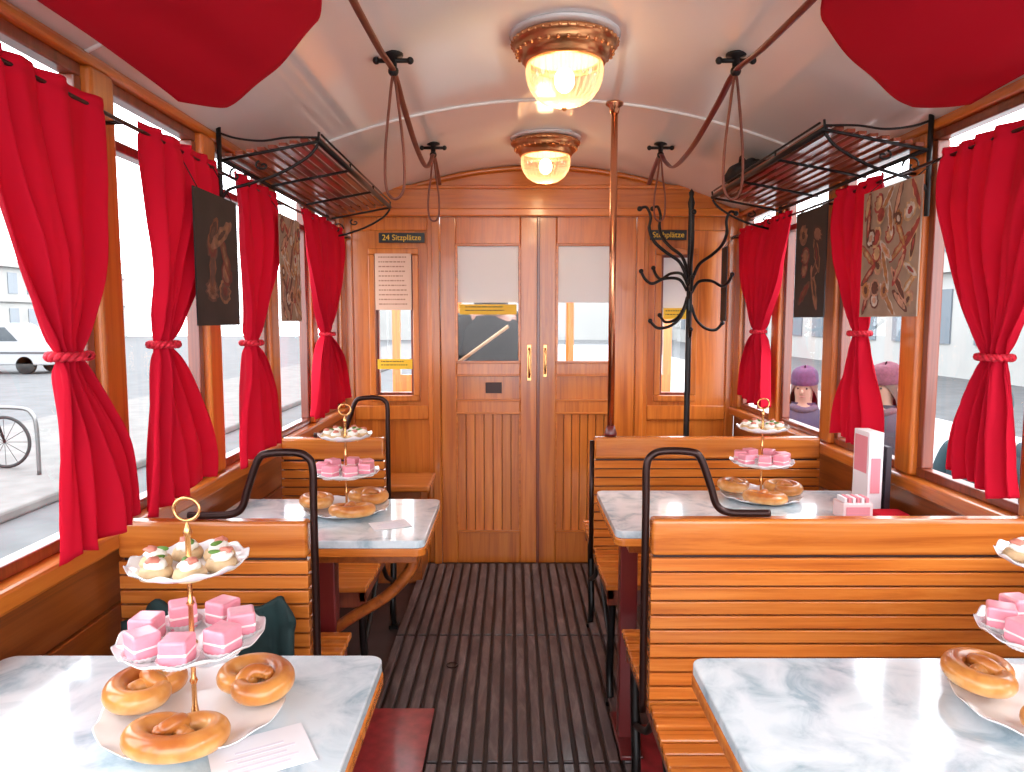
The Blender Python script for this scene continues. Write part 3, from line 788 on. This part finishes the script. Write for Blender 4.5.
# ---------------- outside
ASPH=mat('asphalt',(.075,.078,.082),.85,noisy=.25,nscale=2)
G().box(-70,60,-15,95,-.80,-.70).obj('ground',ASPH,kind='structure')
PAVE=mat('paving',(.12,.115,.11),.85,noisy=.25,nscale=3)
G().box(-9.5,-5.2,-10,60,-.70,-.58).obj('pavement',PAVE,label='raised grey stone pavement along the street',cat='pavement',bevel=.03)
G().box(1.75,9.0,-10,60,-.72,-.698).obj('pavement',mat('bounce_paving',(.42,.42,.42),.85,noisy=.15,nscale=3),label='pale ground slab added beside the tram to bounce light inside',cat='pavement')  # pale slab added to bounce daylight up to the ceiling
BLD=mat('pale_plaster',(.30,.30,.29),.9,noisy=.1,nscale=.5);BWIN=mat('building_glass',(.12,.145,.17),.2)
def building(x0,x1,y0,y1,h,face,label):
    g=G().box(x0,x1,y0,y1,-.7,h)
    xf=x0 if face<0 else x1
    g.box(min(xf,xf+face*.4),max(xf,xf+face*.4),y0,y1,h-.6,h);g.box(min(xf,xf+face*.25),max(xf,xf+face*.25),y0,y1,3.1,3.4)
    b=g.obj('building',BLD,label=label,cat='building')
    g=G();y=y0+1.2
    while y<y1-2:
        z=0
        while z<h-2.6:
            g.box(min(xf,xf+face*.06),max(xf,xf+face*.06),y,y+1.3,z+.5,z+2.5);z+=3.4
        y+=2.7
    o=g.obj('windows',BWIN,b);o['kind']='stuff'
building(-62,-48,-5,90,7,1,'long pale plaster town building across the street')
building(16,22,-10,70,7,-1,'pale plaster town building beside the stop')
building(-20,30,75,85,10,-1,'pale plaster town building at the street end')
TYRE=mat('tyre',(.02,.02,.02),.8);STEEL=mat('galvanised_steel',(.2,.2,.2),.35,.9);VG=mat('van_glass',(.02,.03,.04),.1)
def van(vx,vy,vz,col,label):
    e=empty('van',(vx+2.3,vy+.9,vz),label,'van')
    prof=[(0,.35),(0,1.0),(.25,1.15),(1.0,1.25),(1.55,1.85),(1.8,1.95),(4.7,1.95),(4.85,1.6),(4.9,.35)]
    g=G().prismXZ([(vx+4.9-x,vz+z) for x,z in prof],vy,vy+1.8);g.obj('body',mat('van_paint',col,.3,coat=.5),e,bevel=.05)
    g=G().prismXZ([(vx+4.9-x,vz+z) for x,z in((1.15,1.27),(1.62,1.80),(2.4,1.80),(2.4,1.27))],vy-.01,vy+1.81)
    g.box(vx+4.9-3.4,vx+4.9-2.5,vy-.01,vy+1.81,vz+1.27,vz+1.80);g.box(vx+4.9-4.5,vx+4.9-3.5,vy-.01,vy+1.81,vz+1.27,vz+1.80);g.obj('side_windows',VG,e)
    G().box(vx+.0,vx+4.9,vy-.012,vy+.01,vz+.78,vz+.86).obj('trim_strip',mat('van_trim',(.06,.06,.07),.5),e)
    for x in(.95,3.95):
        for y in(vy+.02,vy+1.6):
            g=G();c=Vector((vx+4.9-x,y,vz+.34))
            g.tube([(c.x,c.y-.02,c.z),(c.x,c.y+.2,c.z)],.34,n=24);g.obj('wheel',TYRE,e)
van(-22.6,27.5,-.7,(.30,.30,.31),'white delivery van parked across the street')
van(-29.5,33.5,-.7,(.22,.20,.12),'pale cream van parked across the street')
def bike(x,y,z):
    e=empty('bicycle',(x-.5,y,z),'dark city bicycle parked at a steel hoop','bicycle')
    for wx in(x,x-1.05):
        g=G();g.tube([(wx+.33*math.cos(t*pi/18),y,z+.35+.33*math.sin(t*pi/18)) for t in range(36)],.022,n=8,closed=True)
        for t in range(12):
            a=t*pi/6;g.tube([(wx,y,z+.35),(wx+.32*math.cos(a),y,z+.35+.32*math.sin(a))],.004,n=4)
        g.obj('wheel',TYRE,e)
    g=G()
    A_=(x,y,z+.35);B_=(x-.17,y,z+.95);C_=(x-.62,y,z+.32);D_=(x-.78,y,z+.92);E_=(x-1.05,y,z+.35);F_=(x-.14,y,z+.80)
    for p,q in((A_,B_),(F_,C_),(F_,(x-.74,y,z+.78)),(C_,D_),(C_,E_),((x-.74,y,z+.78),E_)): g.tube([p,q],.016,n=8)
    g.obj('bicycle_frame',BLK,e)
    g=G().tube(catmull([(x-.32,y-.26,z+1.0),(x-.2,y-.2,z+1.02),(x-.17,y,z+.96),(x-.2,y+.2,z+1.02),(x-.32,y+.26,z+1.0)],5),.013,n=8);g.obj('handlebar',STEEL,e)
    G().ball((x-.80,y,z+.95),.13,sc=(1.1,.6,.35)).obj('saddle',BLK,e)
bike(-6.70,9.4,-.58)
for k,(x,y) in enumerate(((-6.45,9.0),(-7.5,9.0),(-8.7,9.0))):
    G().tube(catmull([(x-.45,y,-.58),(x-.45,y,.0),(x-.40,y,.20),(x-.25,y,.27),(x+.25,y,.27),(x+.40,y,.20),(x+.45,y,0),(x+.45,y,-.58)],6),.025,n=10).obj('bicycle_hoop',STEEL,label='bent galvanised steel bicycle parking hoop on the pavement',cat='bicycle stand',group='bicycle hoops')
# people
SKIN=mat('skin',(.40,.22,.16),.5)
EYE=mat('eye',(.02,.015,.015),.2);LIP=mat('lip',(.30,.09,.08),.4)
def person(x,y,z,h,rz,coat,hatc,hairc,label,hat=True,scarf=None):
    s=h/1.72
    R=Matrix.Rotation(rz,3,'Z')
    def W(p): return Vector((x,y,z))+R@(Vector(p)*s)
    J=[((0,0,.95),.13),((0,0,1.10),.125),((0,0,1.27),.14),((0,-.01,1.40),.085),((0,-.005,1.475),.052),((0,.01,1.53),.060),((0,.012,1.59),.082),((0,.005,1.65),.080),((0,0,1.695),.052)]
    E=[(i,i+1) for i in range(8)]
    def add(p,r,par):
        J.append((p,r));E.append((par,len(J)-1));return len(J)-1
    for sd in(-1,1):
        a=add((sd*.17,-.01,1.385),.062,3);a=add((sd*.225,-.01,1.12),.046,a);w=add((sd*.235,.07,.89),.028,a);pm=add((sd*.235,.085,.83),.03,w)
        for q in range(4):
            f=add((sd*.235-.027+.018*q,.095,.775+.004*abs(q-1.5)),.0085,pm);f=add((sd*.235-.028+.019*q,.085,.735+.006*abs(q-1.5)),.0075,f)
        f=add((sd*.235-sd*.03,.115,.82),.0095,w);add((sd*.235-sd*.035,.125,.785),.008,f)
        a=add((sd*.09,0,.86),.088,0);a=add((sd*.10,.02,.50),.058,a);a=add((sd*.10,-.01,.10),.04,a);add((sd*.10,.13,.035),.035,a)
    bm=bmesh.new();ly=bm.verts.layers.skin.verify()
    vs=[bm.verts.new(W(p)-Vector((x,y,z))) for p,r in J]
    for a,b in E: bm.edges.new((vs[a],vs[b]))
    for v,(p,r) in zip(vs,J): v[ly].radius=(r*s,r*s)
    vs[0][ly].use_root=True
    me=bpy.data.meshes.new('person');bm.to_mesh(me);bm.free();me.materials.append(SKIN)
    o=bpy.data.objects.new('person',me);COL.objects.link(o);o.location=(x,y,z);WL[o.name]=Vector((x,y,z))
    md=o.modifiers.new('skin','SKIN');md.use_smooth_shade=True;o.modifiers.new('sub','SUBSURF').render_levels=2
    meta(o,label,'person')
    cm=mat('coat_fabric',coat,.85,noisy=.3,nscale=8,bump=.2)
    g=G()
    prof=[(.205,.62),(.20,.80),(.185,.95),(.175,1.10),(.20,1.25),(.195,1.36),(.13,1.43),(.075,1.47),(.08,1.50)]
    V=[];n=28
    for (r,zz_) in prof:
        for k in range(n):
            t=2*pi*k/n; V.append(W((r*1.08*math.cos(t),r*.72*math.sin(t),zz_)))
    g.add(V,[(i*n+k,i*n+(k+1)%n,(i+1)*n+(k+1)%n,(i+1)*n+k) for i in range(len(prof)-1) for k in range(n)],True)
    for sd in(-1,1):
        g.tube([W(p) for p in catmull([(sd*.13,-.01,1.39),(sd*.18,-.01,1.37),(sd*.225,-.01,1.25),(sd*.235,-.005,1.12),(sd*.24,.03,1.0),(sd*.238,.068,.90)],4)],[.07*s]*4+[.072*s]*6+[.062*s]*6+[.05*s]*5,n=14)
    g.obj('coat',cm,o)
    g=G()
    for sd in(-1,1):
        g.tube([W(p) for p in catmull([(sd*.09,0,.92),(sd*.10,.015,.5),(sd*.10,-.01,.09)],5)],[.105*s-.004*s*k for k in range(11)],n=12)
    g.obj('trousers',mat('trouser_fabric',(.03,.03,.045),.8),o)
    for sd in(-1,1):
        G().ball(W((sd*.10,.06,.05)),.055*s,sc=(.9,1.8,.9)).obj('shoe',TYRE,o)
        G().ball(W((sd*.030,.084,1.605)),.0075*s,n=8,m=6).obj('eye',EYE,o)
        G().ball(W((sd*.083,.0,1.59)),.02*s,sc=(.5,.8,1.2),n=8,m=6).obj('ear',SKIN,o)
    G().ball(W((0,.094,1.578)),.012*s,sc=(.8,1,1.6),n=10,m=8).obj('nose',SKIN,o)
    g=G();g.tube([W((-.020,.085,1.545)),W((0,.091,1.543)),W((.020,.085,1.545))],.004*s,n=6);g.obj('mouth',LIP,o)
    hm=mat('hair',hairc,.6)
    g=G();V=[];n=24;rows=10
    for i in range(rows+1):
        for k in range(n):
            t=2*pi*k/n; front=max(0,math.sin(t))
            zb=1.44+.2*front**.6; zz=1.71+(zb-1.71)*(i/rows)
            rr=.094*math.sqrt(max(0.02,1-max(0,(zz-1.62)/.092)**2)) if zz>1.62 else .094+ .008*(1.62-zz)/.18
            V.append(W((rr*.98*math.cos(t),rr*1.02*math.sin(t)-.004,zz)))
    g.add(V,[(i*n+k,i*n+(k+1)%n,(i+1)*n+(k+1)%n,(i+1)*n+k) for i in range(rows) for k in range(n)],True)
    g.obj('hair',hm,o)
    if hat:
        g=G();V=[];prof=[(.097,1.635),(.101,1.648),(.101,1.668),(.0985,1.674),(.097,1.70),(.088,1.728),(.066,1.748),(.035,1.757),(.005,1.759)]
        for (r,zz) in prof:
            for k in range(28):
                t=2*pi*k/28; V.append(W((r*.96*math.cos(t),r*1.04*math.sin(t)-.006,zz-.012*math.sin(t))))
        g.add(V,[(i*28+k,i*28+(k+1)%28,(i+1)*28+(k+1)%28,(i+1)*28+k) for i in range(len(prof)-1) for k in range(28)],True)
        g.obj('knitted_hat',mat('hat_wool',hatc,.95,noisy=.3,nscale=60),o)
    if scarf:
        g=G();g.tube([W((.080*math.cos(t*pi/8),.072*math.sin(t*pi/8)+.005,1.452+.010*math.sin(t))) for t in range(16)],.027*s,n=10,closed=True)
        g.obj('scarf',mat('scarf_wool',scarf,.9,noisy=.3,nscale=50),o)
    return o
person(2.12,5.2,-.7,1.70,2.6,(.04,.025,.06),(.07,.025,.07),(.10,.04,.03),'person in dark winter coat and purple knitted hat outside',scarf=(.08,.045,.075))
person(2.40,4.62,-.7,1.76,2.1,(.035,.03,.045),(.12,.03,.05),(.07,.03,.02),'person in dark coat and dark pink knitted hat outside',scarf=(.10,.05,.06))
person(2.62,3.9,-.7,1.68,2.2,(.02,.05,.065),(.03,.05,.06),(.03,.02,.015),'person in dark teal winter jacket standing outside the window',scarf=(.05,.06,.07))
person(2.75,3.45,-.7,1.60,.6,(.02,.05,.06),(.08,.08,.1),(.03,.02,.02),'person in dark padded jacket turned away outside the window',hat=False)
person(-.13,4.36,-.13,1.84,.35,(.004,.004,.006),(.02,.02,.03),(.004,.003,.003),'dark-haired person in black coat turned away behind the door',hat=False,scarf=(.005,.005,.006))
G().tube([(-.31,4.10,1.13),(-.02,4.10,1.34)],.010,n=8).obj('wooden_stick',mat('pale_stick',(.75,.55,.35),.5),label='pale wooden bar slanting behind the door glass',cat='stick')
# ---------------- light
w=bpy.data.worlds.new('World');S.world=w;w.use_nodes=True
N=w.node_tree.nodes;L=w.node_tree.links
bg=N['Background'];bg.inputs['Color'].default_value=(.93,.96,1,1);bg.inputs['Strength'].default_value=6.2
su=bpy.data.lights.new('sun','SUN');su.energy=2;su.angle=.35;su.color=(1,.95,.9)
so=bpy.data.objects.new('sun',su);so.rotation_euler=(math.radians(20),math.radians(55),0);COL.objects.link(so)
# ---------------- camera
cd=bpy.data.cameras.new('camera');cd.sensor_width=36;cd.lens=25.31;cd.clip_start=.05;cd.clip_end=300
co=bpy.data.objects.new('camera',cd);co.location=(0,0,1.375);co.rotation_euler=(math.radians(90-5.24),0,0);COL.objects.link(co)
S.camera=co
